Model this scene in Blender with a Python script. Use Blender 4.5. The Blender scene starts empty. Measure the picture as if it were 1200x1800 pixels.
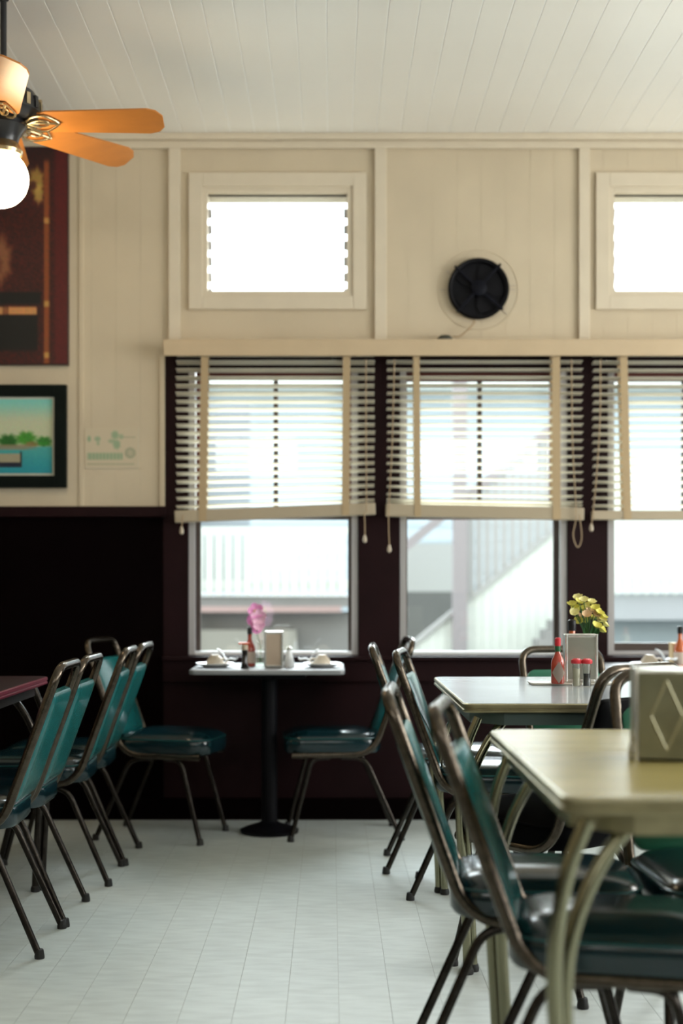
import bpy, bmesh, math, random
from mathutils import Vector, Matrix
random.seed(7)
PI = math.pi
sc = bpy.context.scene
C = sc.collection

# ---------------------------------------------------------------- camera
F, CX, CY, H = 2300.0, 581.0, 1030.0, 1.07          # focal length in pixels, vanishing point, eye height
cam_d = bpy.data.cameras.new('camera')
cam = bpy.data.objects.new('camera', cam_d); C.objects.link(cam)
cam.location = (0, 0, H); cam.rotation_euler = (PI/2, 0, 0)
cam_d.sensor_fit = 'VERTICAL'; cam_d.sensor_height = 56.0; cam_d.sensor_width = 56.0*1200/1800
cam_d.lens = F/1800*56.0
cam_d.shift_x = (600-CX)/1800; cam_d.shift_y = (CY-900)/1800
cam_d.clip_start = 0.05; cam_d.clip_end = 200
cam_d.dof.use_dof = True; cam_d.dof.focus_distance = 3.9; cam_d.dof.aperture_fstop = cam_d.lens/26.0
sc.camera = cam

# ---------------------------------------------------------------- world, exposure
w = bpy.data.worlds.new('overcast_sky'); sc.world = w; w.use_nodes = True
nt = w.node_tree; bg = nt.nodes['Background']
bg.inputs[0].default_value = (0.90, 0.97, 1.0, 1); bg.inputs[1].default_value = 3.5
sc.view_settings.view_transform = 'Standard'; sc.view_settings.look = 'None'
sc.view_settings.gamma = 1.0; sc.view_settings.exposure = 0.25
sc.view_settings.use_curve_mapping = False
try:
    sc.cycles.use_denoising = True
    sc.cycles.max_bounces = 10; sc.cycles.transparent_max_bounces = 16
    sc.cycles.sample_clamp_indirect = 6
except Exception: pass

# hazy sun behind the building outside, coming in through the tall windows and the transoms
sl = bpy.data.lights.new('hazy_sun', 'SUN'); sl.energy = 16.0; sl.angle = math.radians(60); sl.color = (0.90, 0.97, 1.0)
so_ = bpy.data.objects.new('hazy_sun', sl); C.objects.link(so_); so_.location = (0, 20, 10)
so_.rotation_euler = Vector((0.08, 1.0, math.tan(math.radians(43)))).to_track_quat('Z', 'Y').to_euler()
# daylight at the windows of the right wall
def area(name, loc, rot, sx, sy, power, col):
    l = bpy.data.lights.new(name, 'AREA'); l.shape = 'RECTANGLE'; l.size = sx; l.size_y = sy
    l.energy = power; l.color = col
    o = bpy.data.objects.new(name, l); C.objects.link(o); o.location = loc; o.rotation_euler = rot
    return o
DAY = (1.0, 0.97, 0.90)
area('right_window_daylight', (3.92, 3.6, 1.75), (0, PI/2, 0), 1.5, 2.4, 80, DAY)
area('right_window_daylight', (3.92, 0.6, 1.75), (0, PI/2, 0), 1.5, 2.4, 30, DAY)

area('added_rear_fill', (-1.6, -2.93, 2.58), (PI/2+0.25, 0, 0), 2.4, 0.42, 11, DAY)  # unseen rear lamps added to brighten the ceiling and upper wall
area('added_rear_fill', (1.8, -2.93, 2.58), (PI/2+0.25, 0, 0), 2.4, 0.42, 9, DAY)

# ---------------------------------------------------------------- helpers
def X(px, d=6.0): return (px-CX)*d/F
def Z(py, d=6.0): return H-(py-CY)*d/F

MATS = {}
def mat(name, col, rough=0.5, metal=0.0, noise=0.0, nscale=8.0, spec=0.5, coat=0.0, emit=None, estr=0.0, bump=0.0, bscale=40.0, stretch=(1,1,1), col2=None, sheen=0):
    if name in MATS: return MATS[name]
    m = bpy.data.materials.new(name); m.use_nodes = True
    n = m.node_tree.nodes; l = m.node_tree.links; b = n['Principled BSDF']
    b.inputs['Base Color'].default_value = (*col, 1); b.inputs['Roughness'].default_value = rough
    b.inputs['Metallic'].default_value = metal; b.inputs['Specular IOR Level'].default_value = spec
    b.inputs['Coat Weight'].default_value = coat; b.inputs['Coat Roughness'].default_value = 0.12
    if emit: b.inputs['Emission Color'].default_value = (*emit, 1); b.inputs['Emission Strength'].default_value = estr
    tc = n.new('ShaderNodeTexCoord'); mp = n.new('ShaderNodeMapping'); l.new(tc.outputs['Object'], mp.inputs[0])
    mp.inputs['Scale'].default_value = stretch
    if noise > 0 or col2:
        t = n.new('ShaderNodeTexNoise'); t.inputs['Scale'].default_value = nscale; t.inputs['Detail'].default_value = 5
        l.new(mp.outputs[0], t.inputs['Vector'])
        r = n.new('ShaderNodeMix'); r.data_type = 'RGBA'
        c2 = col2 if col2 else tuple(c*(1-noise) for c in col)
        r.inputs[6].default_value = (*col, 1); r.inputs[7].default_value = (*c2, 1)
        cr = n.new('ShaderNodeMapRange'); cr.inputs[1].default_value = 0.35; cr.inputs[2].default_value = 0.65
        l.new(t.outputs[0], cr.inputs[0]); l.new(cr.outputs[0], r.inputs[0]); l.new(r.outputs[2], b.inputs['Base Color'])
    if bump > 0:
        t2 = n.new('ShaderNodeTexNoise'); t2.inputs['Scale'].default_value = bscale; t2.inputs['Detail'].default_value = 3
        l.new(mp.outputs[0], t2.inputs['Vector'])
        bp = n.new('ShaderNodeBump'); bp.inputs['Strength'].default_value = bump; bp.inputs['Distance'].default_value = 0.002
        l.new(t2.outputs[0], bp.inputs['Height']); l.new(bp.outputs[0], b.inputs['Normal'])
    MATS[name] = m; return m

def glass_mat(name, tint=(1,1,1), refl=0.06, rough=0.02):
    m = bpy.data.materials.new(name); m.use_nodes = True; n = m.node_tree.nodes; l = m.node_tree.links
    n.clear(); o = n.new('ShaderNodeOutputMaterial'); mx = n.new('ShaderNodeMixShader')
    t = n.new('ShaderNodeBsdfTransparent'); t.inputs[0].default_value = (*tint, 1)
    g = n.new('ShaderNodeBsdfGlossy'); g.inputs['Roughness'].default_value = rough
    fr = n.new('ShaderNodeLayerWeight'); fr.inputs[0].default_value = 0.2
    mr = n.new('ShaderNodeMapRange'); mr.inputs[3].default_value = refl; mr.inputs[4].default_value = 0.6
    l.new(fr.outputs['Fresnel'], mr.inputs[0]); l.new(mr.outputs[0], mx.inputs[0])
    l.new(t.outputs[0], mx.inputs[1]); l.new(g.outputs[0], mx.inputs[2]); l.new(mx.outputs[0], o.inputs[0])
    return m

def print_mat():
    if 'print' in MATS: return MATS['print']
    m = bpy.data.materials.new('printed_picture'); m.use_nodes = True; n = m.node_tree.nodes
    a = n.new('ShaderNodeVertexColor'); a.layer_name = 'Col'
    m.node_tree.links.new(a.outputs[0], n['Principled BSDF'].inputs['Base Color'])
    n['Principled BSDF'].inputs['Roughness'].default_value = 0.6
    MATS['print'] = m; return m

def obj(name, bm, m, parent=None, smooth=False, kind=None, loc=None):
    me = bpy.data.meshes.new(name); bmesh.ops.recalc_face_normals(bm, faces=bm.faces); bm.to_mesh(me); bm.free()
    if smooth:
        for p in me.polygons: p.use_smooth = True
        try: me.set_sharp_from_angle(angle=math.radians(40))
        except Exception: pass
    me.materials.append(m)
    o = bpy.data.objects.new(name, me); C.objects.link(o)
    if parent: o.parent = parent
    if kind: o['kind'] = kind
    if loc: o.location = loc
    return o

def tag(o, label, cat, group=None, kind=None):
    o['label'] = label; o['category'] = cat
    if group: o['group'] = group
    if kind: o['kind'] = kind
    return o
def thing(name, label, cat, loc=(0,0,0), rz=0.0, group=None):
    o = bpy.data.objects.new(name, None); C.objects.link(o); o.empty_display_size = 0.05
    o.location = loc; o.rotation_euler = (0, 0, rz)
    return tag(o, label, cat, group)
def children(o): return [c for c in bpy.data.objects if c.parent == o]
def dup(root, loc, rz, label, scale=1.0):
    def cp(o, par):
        c = o.copy(); C.objects.link(c); c.parent = par
        for ch in children(o): cp(ch, c)
        return c
    r = cp(root, None); r.location = loc; r.rotation_euler = (0, 0, rz); r['label'] = label; r.scale = (scale,)*3
    return r

def box(bm, x0, x1, y0, y1, z0, z1, bev=0.0):
    vs = [bm.verts.new((x, y, z)) for x in (x0, x1) for y in (y0, y1) for z in (z0, z1)]
    fs = [(0,1,3,2),(4,6,7,5),(0,4,5,1),(2,3,7,6),(0,2,6,4),(1,5,7,3)]
    faces = [bm.faces.new([vs[i] for i in f]) for f in fs]
    if bev > 0:
        es = list({e for f in faces for e in f.edges})
        bmesh.ops.bevel(bm, geom=es, offset=bev, segments=2, affect='EDGES', profile=0.6)
    return bm
def BX(*a, **k):
    return box(bmesh.new(), *a, **k)

def fillet(pts, r, n=6):
    pts = [Vector(p) for p in pts]; out = [pts[0]]
    for i in range(1, len(pts)-1):
        rr = r[i-1] if isinstance(r, (list, tuple)) else r
        a, b, c = pts[i-1], pts[i], pts[i+1]
        da = (a-b); dc = (c-b); k = min(rr, da.length*0.49, dc.length*0.49)
        p0 = b+da.normalized()*k; p2 = b+dc.normalized()*k
        for j in range(n+1):
            t = j/n; out.append(p0*(1-t)**2+b*2*t*(1-t)+p2*t*t)
    out.append(pts[-1]); return out
def spline(pts, n=8):
    pts = [Vector(p) for p in pts]; P = [pts[0]*2-pts[1]]+pts+[pts[-1]*2-pts[-2]]; out = []
    for i in range(1, len(P)-2):
        a, b, c, d = P[i-1:i+3]
        for j in range(n):
            t = j/n
            out.append(0.5*((2*b)+(c-a)*t+(2*a-5*b+4*c-d)*t*t+(3*b-a-3*c+d)*t**3))
    out.append(pts[-1]); return out
def tube(bm, pts, r, seg=10, closed=False):
    pts = [Vector(p) for p in pts]; n = len(pts); rings = []
    up = None
    for i, p in enumerate(pts):
        if closed: t = (pts[(i+1) % n]-pts[i-1]).normalized()
        else: t = (pts[min(i+1, n-1)]-pts[max(i-1, 0)]).normalized()
        if up is None:
            up = Vector((0, 0, 1)) if abs(t.z) < 0.9 else Vector((0, 1, 0))
        u = (up-t*up.dot(t)).normalized(); v = t.cross(u); up = u
        rr = r[i] if isinstance(r, (list, tuple)) else r
        rings.append([bm.verts.new(p+(u*math.cos(2*PI*k/seg)+v*math.sin(2*PI*k/seg))*rr) for k in range(seg)])
    m = n if closed else n-1
    for i in range(m):
        a, b = rings[i], rings[(i+1) % n]
        for k in range(seg): bm.faces.new((a[k], a[(k+1) % seg], b[(k+1) % seg], b[k]))
    if not closed: bm.faces.new(rings[0][::-1]); bm.faces.new(rings[-1])
    return bm
def lathe(bm, prof, seg=24, c=(0, 0, 0)):
    rings = []
    for r, z in prof:
        if r < 1e-5: rings.append([bm.verts.new((c[0], c[1], c[2]+z))])
        else: rings.append([bm.verts.new((c[0]+r*math.cos(2*PI*k/seg), c[1]+r*math.sin(2*PI*k/seg), c[2]+z)) for k in range(seg)])
    for a, b in zip(rings, rings[1:]):
        if len(a) == 1 and len(b) == 1: continue
        for k in range(seg):
            j = (k+1) % seg
            if len(a) == 1: bm.faces.new((a[0], b[j], b[k]))
            elif len(b) == 1: bm.faces.new((a[k], a[j], b[0]))
            else: bm.faces.new((a[k], a[j], b[j], b[k]))
    if len(rings[0]) > 1: bm.faces.new(rings[0][::-1])
    if len(rings[-1]) > 1: bm.faces.new(rings[-1])
    return bm
def rrect(hx, hy, r, n=6):
    r = max(0.001, min(r, hx-0.0005, hy-0.0005)); out = []
    for cx, cy, a0 in ((hx-r, hy-r, 0), (-hx+r, hy-r, PI/2), (-hx+r, -hy+r, PI), (hx-r, -hy+r, 1.5*PI)):
        for i in range(n+1):
            a = a0+PI/2*i/n; out.append((cx+r*math.cos(a), cy+r*math.sin(a)))
    return out
def loft(bm, hx, hy, r, prof, n=6, M=None, c=(0, 0)):
    rings = []
    for ins, z in prof:
        ring = []
        for x, y in rrect(hx-ins, hy-ins, r-ins*0.6, n):
            v = Vector((x+c[0], y+c[1], z)); ring.append(bm.verts.new(M @ v if M else v))
        rings.append(ring)
    N = len(rings[0])
    for a, b in zip(rings, rings[1:]):
        for k in range(N): bm.faces.new((a[k], a[(k+1) % N], b[(k+1) % N], b[k]))
    bm.faces.new(rings[0][::-1]); bm.faces.new(rings[-1]); return bm
def prism_xz(bm, pts, y0, y1):
    a = [bm.verts.new((x, y0, z)) for x, z in pts]; b = [bm.verts.new((x, y1, z)) for x, z in pts]
    bm.faces.new(a); bm.faces.new(b[::-1]); N = len(a)
    for k in range(N): bm.faces.new((a[k], b[k], b[(k+1) % N], a[(k+1) % N]))
    return bm
def prism_xy(bm, pts, z0, z1, M=None):
    f = (lambda v: M @ v) if M else (lambda v: v)
    a = [bm.verts.new(f(Vector((x, y, z0)))) for x, y in pts]; b = [bm.verts.new(f(Vector((x, y, z1)))) for x, y in pts]
    bm.faces.new(a[::-1]); bm.faces.new(b); N = len(a)
    for k in range(N): bm.faces.new((a[k], a[(k+1) % N], b[(k+1) % N], b[k]))
    return bm
def xf(bm, M):
    bmesh.ops.transform(bm, matrix=M, verts=bm.verts); return bm

# ---------------------------------------------------------------- materials
CREAM = mat('cream_painted_boards', (0.60, 0.505, 0.365), 0.55, noise=0.08, nscale=3, spec=0.3)
CREAMTRIM = mat('cream_painted_trim', (0.66, 0.575, 0.445), 0.45, spec=0.35, noise=0.05)
VALANCE = mat('tan_painted_valance', (0.55, 0.42, 0.27), 0.5, noise=0.06)
CEIL = mat('white_painted_ceiling', (0.90, 0.875, 0.82), 0.36, spec=0.4, noise=0.03, nscale=2)
CEILGROOVE = mat('ceiling_joint_bead', (0.96, 0.95, 0.93), 0.5)
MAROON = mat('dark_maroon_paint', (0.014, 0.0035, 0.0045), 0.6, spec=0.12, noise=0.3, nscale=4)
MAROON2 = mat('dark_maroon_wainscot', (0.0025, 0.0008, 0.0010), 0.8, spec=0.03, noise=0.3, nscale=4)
REDWOOD = mat('red_brown_sash_paint', (0.10, 0.022, 0.015), 0.5)
BROWN = mat('brown_sash_paint', (0.045, 0.028, 0.02), 0.5)
ALU = mat('aluminium_storm_frame', (0.40, 0.385, 0.385), 0.4, metal=0.2)
GLASS = glass_mat('window_glass', (0.97, 0.99, 0.99), 0.03)
FLOORM = mat('grey_green_vinyl_plank', (0.60, 0.65, 0.63), 0.54, spec=0.45, noise=0.14, nscale=5, bump=0.25, bscale=9, stretch=(1.5, 6, 1))
GAP = mat('floor_joint', (0.40, 0.41, 0.39), 0.7)
SLAT0 = mat('cream_blind_slat', (0.66, 0.62, 0.53), 0.45, noise=0.05)
def translucent(name, col, k):
    m = bpy.data.materials.new(name); m.use_nodes = True; n = m.node_tree.nodes; l = m.node_tree.links
    b = n['Principled BSDF']; b.inputs['Base Color'].default_value = (*col, 1); b.inputs['Roughness'].default_value = 0.45
    t = n.new('ShaderNodeBsdfTranslucent'); t.inputs[0].default_value = (*col, 1); mx = n.new('ShaderNodeMixShader'); mx.inputs[0].default_value = k
    l.new(b.outputs[0], mx.inputs[1]); l.new(t.outputs[0], mx.inputs[2]); l.new(mx.outputs[0], n['Material Output'].inputs[0]); return m
SLAT = translucent('cream_vinyl_slat', (0.86, 0.83, 0.74), 0.66)
TAPE = mat('tan_blind_tape', (0.42, 0.31, 0.18), 0.8)
CORD = mat('tan_cord', (0.36, 0.26, 0.16), 0.8)
BLACKM = mat('black_metal', (0.003, 0.003, 0.005), 0.55, bump=0.1, spec=0.15)
PEWTER = mat('bronze_pewter_tube', (0.105, 0.085, 0.065), 0.2, metal=0.9, noise=0.35, nscale=60, bump=0.3, bscale=120)
LEGM = mat('dark_pewter_leg', (0.045, 0.038, 0.032), 0.25, metal=0.85, noise=0.5, nscale=50, bump=0.4, bscale=90)
CAPM = mat('black_rubber_foot', (0.01, 0.01, 0.01), 0.6)
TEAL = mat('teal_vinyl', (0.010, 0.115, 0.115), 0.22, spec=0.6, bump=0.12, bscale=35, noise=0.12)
TEALSEAT = mat('shade_darkened_teal_seat', (0.0025, 0.020, 0.027), 0.18, spec=0.65, bump=0.15, bscale=14, noise=0.12)  # teal vinyl darkened in its base colour to hold the seats' shade
GREENV = mat('green_vinyl', (0.013, 0.125, 0.07), 0.35, spec=0.5)
UNLITV = mat('unlit_dark_vinyl', (0.002, 0.002, 0.0025), 0.7, spec=0.04)  # near-black base colour stands in for the chair's unlit rear side
PIPING = mat('teal_vinyl_piping', (0.008, 0.06, 0.06), 0.25)
CHROME = mat('worn_chrome', (0.27, 0.26, 0.175), 0.2, metal=1.0, bump=0.15, bscale=60)
BRASSY = mat('olive_anodised_table_edge', (0.42, 0.37, 0.22), 0.3, metal=0.75, noise=0.2, nscale=20)
YTOP = mat('yellow_olive_laminate', (0.40, 0.325, 0.11), 0.27, spec=0.6, noise=0.16, nscale=7, stretch=(1, 3, 1), bump=0.06, bscale=8)
GTOP = mat('blue_grey_laminate', (0.46, 0.51, 0.55), 0.15, spec=0.7, noise=0.08, nscale=4)
RTOP = mat('maroon_laminate', (0.022, 0.004, 0.007), 0.45, spec=0.3)
REDGE = mat('maroon_vinyl_edge', (0.14, 0.012, 0.03), 0.35)
WTOP = mat('grey_white_laminate', (0.16, 0.16, 0.165), 0.5, spec=0.2)
WHITE = mat('white_china', (0.78, 0.80, 0.82), 0.25)
BEIGE = mat('beige_china', (0.50, 0.42, 0.32), 0.35)
PAPER = mat('white_paper', (0.80, 0.83, 0.86), 0.8)
STEEL = mat('brushed_steel', (0.50, 0.49, 0.42), 0.3, metal=0.95, bump=0.1, noise=0.12, nscale=30)
STEELRIM = mat('polished_steel_rim', (0.75, 0.74, 0.70), 0.22, metal=0.8)

# ---------------------------------------------------------------- setting: floor
fl = obj('floor', BX(-4.2, 4.0, -3.0, 6.0, -0.12, -0.0012), GAP, kind='structure')
PW, PL = 0.1325, 0.92
vx = X(596, 3.2)                                   # a joint seen here
me0 = None; cnt = 0
i0 = -11
for i in range(i0, 14):
    x = vx+i*PW; off = ((i*0.37) % 1.0)*PL
    y = 2.3-off
    while y < 6.0:
        y1 = min(y+PL, 6.0); ya = max(y, 2.3)
        if y1-ya > 0.02:
            if abs((y1-ya)-PL) < 1e-6 and me0:
                o = bpy.data.objects.new('floor_plank', me0); C.objects.link(o); o.parent = fl; o.location = (x, ya, 0)
            else:
                o = obj('floor_plank', BX(0.0006, PW-0.0006, 0.0001, y1-ya-0.0001, -0.004, 0.0, bev=0), FLOORM, fl, loc=(x, ya, 0))
                if abs((y1-ya)-PL) < 1e-6: me0 = o.data
        y += PL
# the rest of the floor, away from the camera's view, in the same vinyl
bm = bmesh.new()
xl, xr = vx+i0*PW, vx+14*PW
box(bm, -4.2, xl, -3, 6, -0.004, 0); box(bm, xr, 4.0, -3, 6, -0.004, 0); box(bm, xl, xr, -3, 2.3, -0.004, 0)
obj('floor_field', bm, FLOORM, fl)

# ---------------------------------------------------------------- setting: ceiling of narrow boards
CZ = 3.135
ce = obj('ceiling', BX(-4.2, 4.0, -3.0, 6.15, CZ+0.0012, CZ+0.1), CEILGROOVE, kind='structure')
BW = 0.1105; bx0 = X(574, 4.62)
bmb = BX(0.0028, BW-0.0028, -3.0, 6.0, CZ, CZ+0.0012)
b0 = obj('ceiling_board', bmb, CEIL, ce, loc=(bx0-20*BW, 0, 0))
for i in range(-19, 20):
    o = bpy.data.objects.new('ceiling_board', b0.data); C.objects.link(o); o.parent = ce; o.location = (bx0+i*BW, 0, 0)
bm = bmesh.new(); box(bm, -4.2, bx0-20*BW, -3, 6, CZ, CZ+0.0012); box(bm, bx0+20*BW, 4.0, -3, 6, CZ, CZ+0.0012)
obj('ceiling_field', bm, CEIL, ce)

# ---------------------------------------------------------------- setting: back wall
WB = 6.0
ZT0, ZT1 = Z(515), Z(340)                       # transom openings
ZV0, ZV1 = Z(626), Z(596)                       # valance
W1 = (X(330), X(630)); W2 = (X(702), X(998)); W3 = (X(1068), X(1364)); W0Z = Z(1152); WTZ = Z(640)
T1 = (X(362), X(612)); T2 = (X(1078), X(1328))
ZW = Z(890)
XS = X(287)                                      # where the window bay begins
# dark wall around the windows: one mesh around three openings
bm = bmesh.new()
def wall_cells(bm, xs, zs, holes, y0, y1):
    for a, b in zip(xs, xs[1:]):
        for c, d in zip(zs, zs[1:]):
            mx, mz = (a+b)/2, (c+d)/2
            if any(h[0] < mx < h[1] and h[2] < mz < h[3] for h in holes): continue
            box(bm, a, b, y0, y1, c, d)
WH = [(w_[0], w_[1], W0Z, WTZ) for w_ in (W1, W2, W3)]
TH = [(T1[0], T1[1], ZT0, ZT1), (T2[0], T2[1], ZT0, ZT1)]
wall_cells(bm, [XS, W1[0], W1[1], W2[0], W2[1], W3[0], W3[1], 4.0], [0, W0Z, WTZ, ZV0+0.03], WH, WB, WB+0.15)
wl = obj('wall_back', bm, MAROON, kind='structure')
bm = bmesh.new()
wall_cells(bm, [-4.2, XS, T1[0], T1[1], T2[0], T2[1], 4.0], [ZV0+0.03, ZT0, ZT1, CZ+0.1], TH, WB+0.002, WB+0.15)
box(bm, -4.2, XS, WB+0.002, WB+0.15, ZW, ZV0+0.03)
obj('upper_wall', bm, CREAM, wl)
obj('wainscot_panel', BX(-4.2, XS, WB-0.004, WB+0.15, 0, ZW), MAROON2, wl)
# wall boards (cream, vertical)
segs_hole = [(X(330), X(645), Z(545), Z(305)), (X(1045), X(1361), Z(545), Z(305))]
bw = 0.112; x = -3.0; gap = 0.0004
while x < 3.0:
    x0, x1 = x+gap, x+bw-gap
    if x0 < XS < x1: x1 = XS-gap
    zb = ZW if x0 < XS-0.002 else ZV0+0.03
    parts = [(x0, x1, zb, CZ)]
    for (a, b, c, d) in segs_hole:
        new = []
        for (p, q, r_, s) in parts:
            if q <= a or p >= b: new.append((p, q, r_, s)); continue
            if p < a: new.append((p, a, r_, s))
            if q > b: new.append((b, q, r_, s))
            pp, qq = max(p, a), min(q, b)
            new += [(pp, qq, r_, c+0.01), (pp, qq, d-0.01, s)]
        parts = new
    for (p, q, r_, s) in parts:
        if q-p > 0.008: obj('wall_board', BX(p, q, WB, WB+0.002, r_, s), CREAM, wl)
    x = x+bw if x1 != XS-gap else XS
obj('wainscot_cap', BX(-4.2, XS+0.01, WB-0.03, WB-0.004, ZW-0.05, ZW-0.002, bev=0.004), MAROON, wl)
# battens, crown, valance
cr = bmesh.new(); box(cr, -4.2, 4.0, WB-0.045, WB, Z(250), CZ, bev=0.006); box(cr, -4.2, 4.0, WB-0.022, WB, Z(263), Z(250), bev=0.004)
obj('trim_1', cr, CREAMTRIM, kind='structure')
for k, (a, b) in enumerate(((297, 317), (658, 679), (1016, 1035))):
    o = obj('trim_%d' % (k+2), BX(X(a), X(b), WB-0.02, WB, ZV1-0.01, Z(263), bev=0.003), CREAMTRIM, kind='structure')
obj('batten', BX(X(281), X(290), WB-0.012, WB, ZW, Z(626), bev=0.002), CREAM, wl)
obj('batten', BX(X(139), X(147), WB-0.006, WB, ZW, CZ-0.06, bev=0.002), CREAM, wl)
dv = 5.88
val = bmesh.new(); box(val, X(287, dv), 4.0, dv, dv+0.018, Z(625, dv), Z(596, dv), bev=0.003)
box(val, X(287, dv)+0.02, 4.0, dv+0.018, WB, Z(602, dv), Z(596, dv))
obj('trim_5', val, VALANCE, kind='structure')
obj('baseboard_back', BX(-4.2, 4.0, WB-0.02, WB-0.004, 0, 0.1, bev=0.003), MAROON2, kind='structure')
# window stool and apron under the windows
st = bmesh.new(); box(st, XS, 4.0, WB-0.05, WB, Z(1160), Z(1153), bev=0.003)
obj('trim_6', st, MAROON, kind='structure')
obj('trim_7', BX(XS, 4.0, WB-0.02, WB, Z(1198), Z(1160), bev=0.003), MAROON, kind='structure')

# other walls with window openings, the rear ones added for the fill lamps
def side_wall(name, axis, pos, holes, lo, hi, th, hz0=1.0, hz1=2.5):
    bm = bmesh.new(); cs = sorted({lo, hi, *[h for hh in holes for h in hh]})
    low = bmesh.new()
    for a, b in zip(cs, cs[1:]):
        m_ = (a+b)/2; hole = any(h[0] < m_ < h[1] for h in holes)
        spans = [(1.0, CZ+0.1)] if not hole else ([(hz1, CZ+0.1)] + ([(1.0, hz0)] if hz0 > 1.0 else []))
        for z0, z1 in spans:
            if axis == 'x': box(bm, min(pos, pos+th), max(pos, pos+th), a, b, z0, z1)
            else: box(bm, a, b, min(pos, pos+th), max(pos, pos+th), z0, z1)
        if axis == 'x': box(low, min(pos, pos+th), max(pos, pos+th), a, b, 0, 1.0)
        else: box(low, a, b, min(pos, pos+th), max(pos, pos+th), 0, 1.0)
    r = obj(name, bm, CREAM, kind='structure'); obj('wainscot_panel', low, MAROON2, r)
    for k, (a, b) in enumerate(holes):
        if axis == 'x': g = BX(pos+th*0.5-0.003, pos+th*0.5+0.003, a, b, hz0, hz1)
        else: g = BX(a, b, pos+th*0.5-0.003, pos+th*0.5+0.003, hz0, hz1)
        obj('window_pane', g, GLASS, r)
side_wall('wall_right', 'x', 4.0, [(2.4, 4.8), (-0.6, 1.8)], -3.0, 6.15, 0.12)
side_wall('wall_left', 'x', -4.2, [], -3.0, 6.15, -0.12)
side_wall('wall_rear', 'y', -3.0, [(-2.8, -0.4), (0.6, 3.0)], -4.2, 4.0, -0.12, 2.36, 2.8)

# ---------------------------------------------------------------- setting: windows
def rect_frame(bm, x0, x1, z0, z1, t, y0, y1, tb=None, tt=None, bev=0):
    tb = t if tb is None else tb; tt = t if tt is None else tt
    box(bm, x0, x0+t, y0, y1, z0, z1, bev=bev); box(bm, x1-t, x1, y0, y1, z0, z1, bev=bev)
    box(bm, x0+t, x1-t, y0, y1, z0, z0+tb, bev=bev); box(bm, x0+t, x1-t, y0, y1, z1-tt, z1, bev=bev)
    return bm
p = 1/383.33
def window(n, xa, xb, ga, gb, ua, ub, ut, mx, zbot=None, rails=0.0):
    """xa..xb opening, ga..gb lower glass, ua..ub upper glass (pixels on the wall plane)"""
    bm = bmesh.new(); x0, x1 = X(xa), X(xb)
    rect_frame(bm, x0, x1, W0Z, WTZ, 0.004, WB+0.02, WB+0.14)
    root = obj('window_%d' % n, bm, BROWN, kind='structure')
    s = bmesh.new(); t = 11*p
    box(s, x0+0.003, x0+0.003+t, WB+0.012, WB+0.035, W0Z+0.002, WTZ-0.03); box(s, x1-0.003-t, x1-0.003, WB+0.012, WB+0.035, W0Z+0.002, WTZ-0.03)
    obj('sill_strip', BX(x0+0.003+t, x1-0.003-t, WB+0.012, WB+0.06, W0Z+0.002, W0Z+0.002+6*p), WHITE if n != 3 else ALU, root)  # white base colour stands in for outside light on the sill
    obj('head_stop', BX(x0+0.003, x1-0.003, WB+0.012, WB+0.06, WTZ-0.03, WTZ-0.001), MAROON, root)
    obj('storm_frame', s, ALU, root)
    zb = Z(1146) if zbot is None else Z(zbot)
    zm = Z(900)
    lo = bmesh.new()
    box(lo, x0+t, X(ga), WB+0.06, WB+0.09, W0Z+7*p, zm); box(lo, X(gb), x1-t, WB+0.06, WB+0.09, W0Z+7*p, zm)
    box(lo, X(ga), X(gb), WB+0.06, WB+0.09, zm-0.025, zm)
    if zbot: box(lo, X(ga), X(gb), WB+0.06, WB+0.09, W0Z+6*p, zb)
    obj('lower_sash', lo, BROWN, root)
    up = bmesh.new(); zt = Z(ut)
    box(up, x0+t, X(ua), WB+0.095, WB+0.125, zm-0.03, WTZ-0.01); box(up, X(ub), x1-t, WB+0.095, WB+0.125, zm-0.03, WTZ-0.01)
    box(up, X(ua), X(ub), WB+0.095, WB+0.125, zt, WTZ-0.01); box(up, X(ua), X(ub), WB+0.095, WB+0.125, zm-0.03, zm+0.012)
    obj('upper_sash', up, REDWOOD, root)
    obj('muntin', BX(X(mx)-4*p, X(mx)+4*p, WB+0.097, WB+0.123, zm+0.012, zt), BROWN, root)
    obj('lower_pane', BX(X(ga), X(gb), WB+0.073, WB+0.077, zb if zbot else W0Z+7*p, zm-0.025), GLASS, root)
    obj('upper_pane', BX(X(ua), X(ub), WB+0.108, WB+0.112, zm+0.012, zt), GLASS, root)
    return root
window(1, 330, 630, 350, 612, 360, 605, 655, 483)
window(2, 702, 998, 717, 977, 717, 972, 664, 847)
window(3, 1068, 1364, 1083, 1346, 1079, 1337, 664, 1213, zbot=1131)

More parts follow.
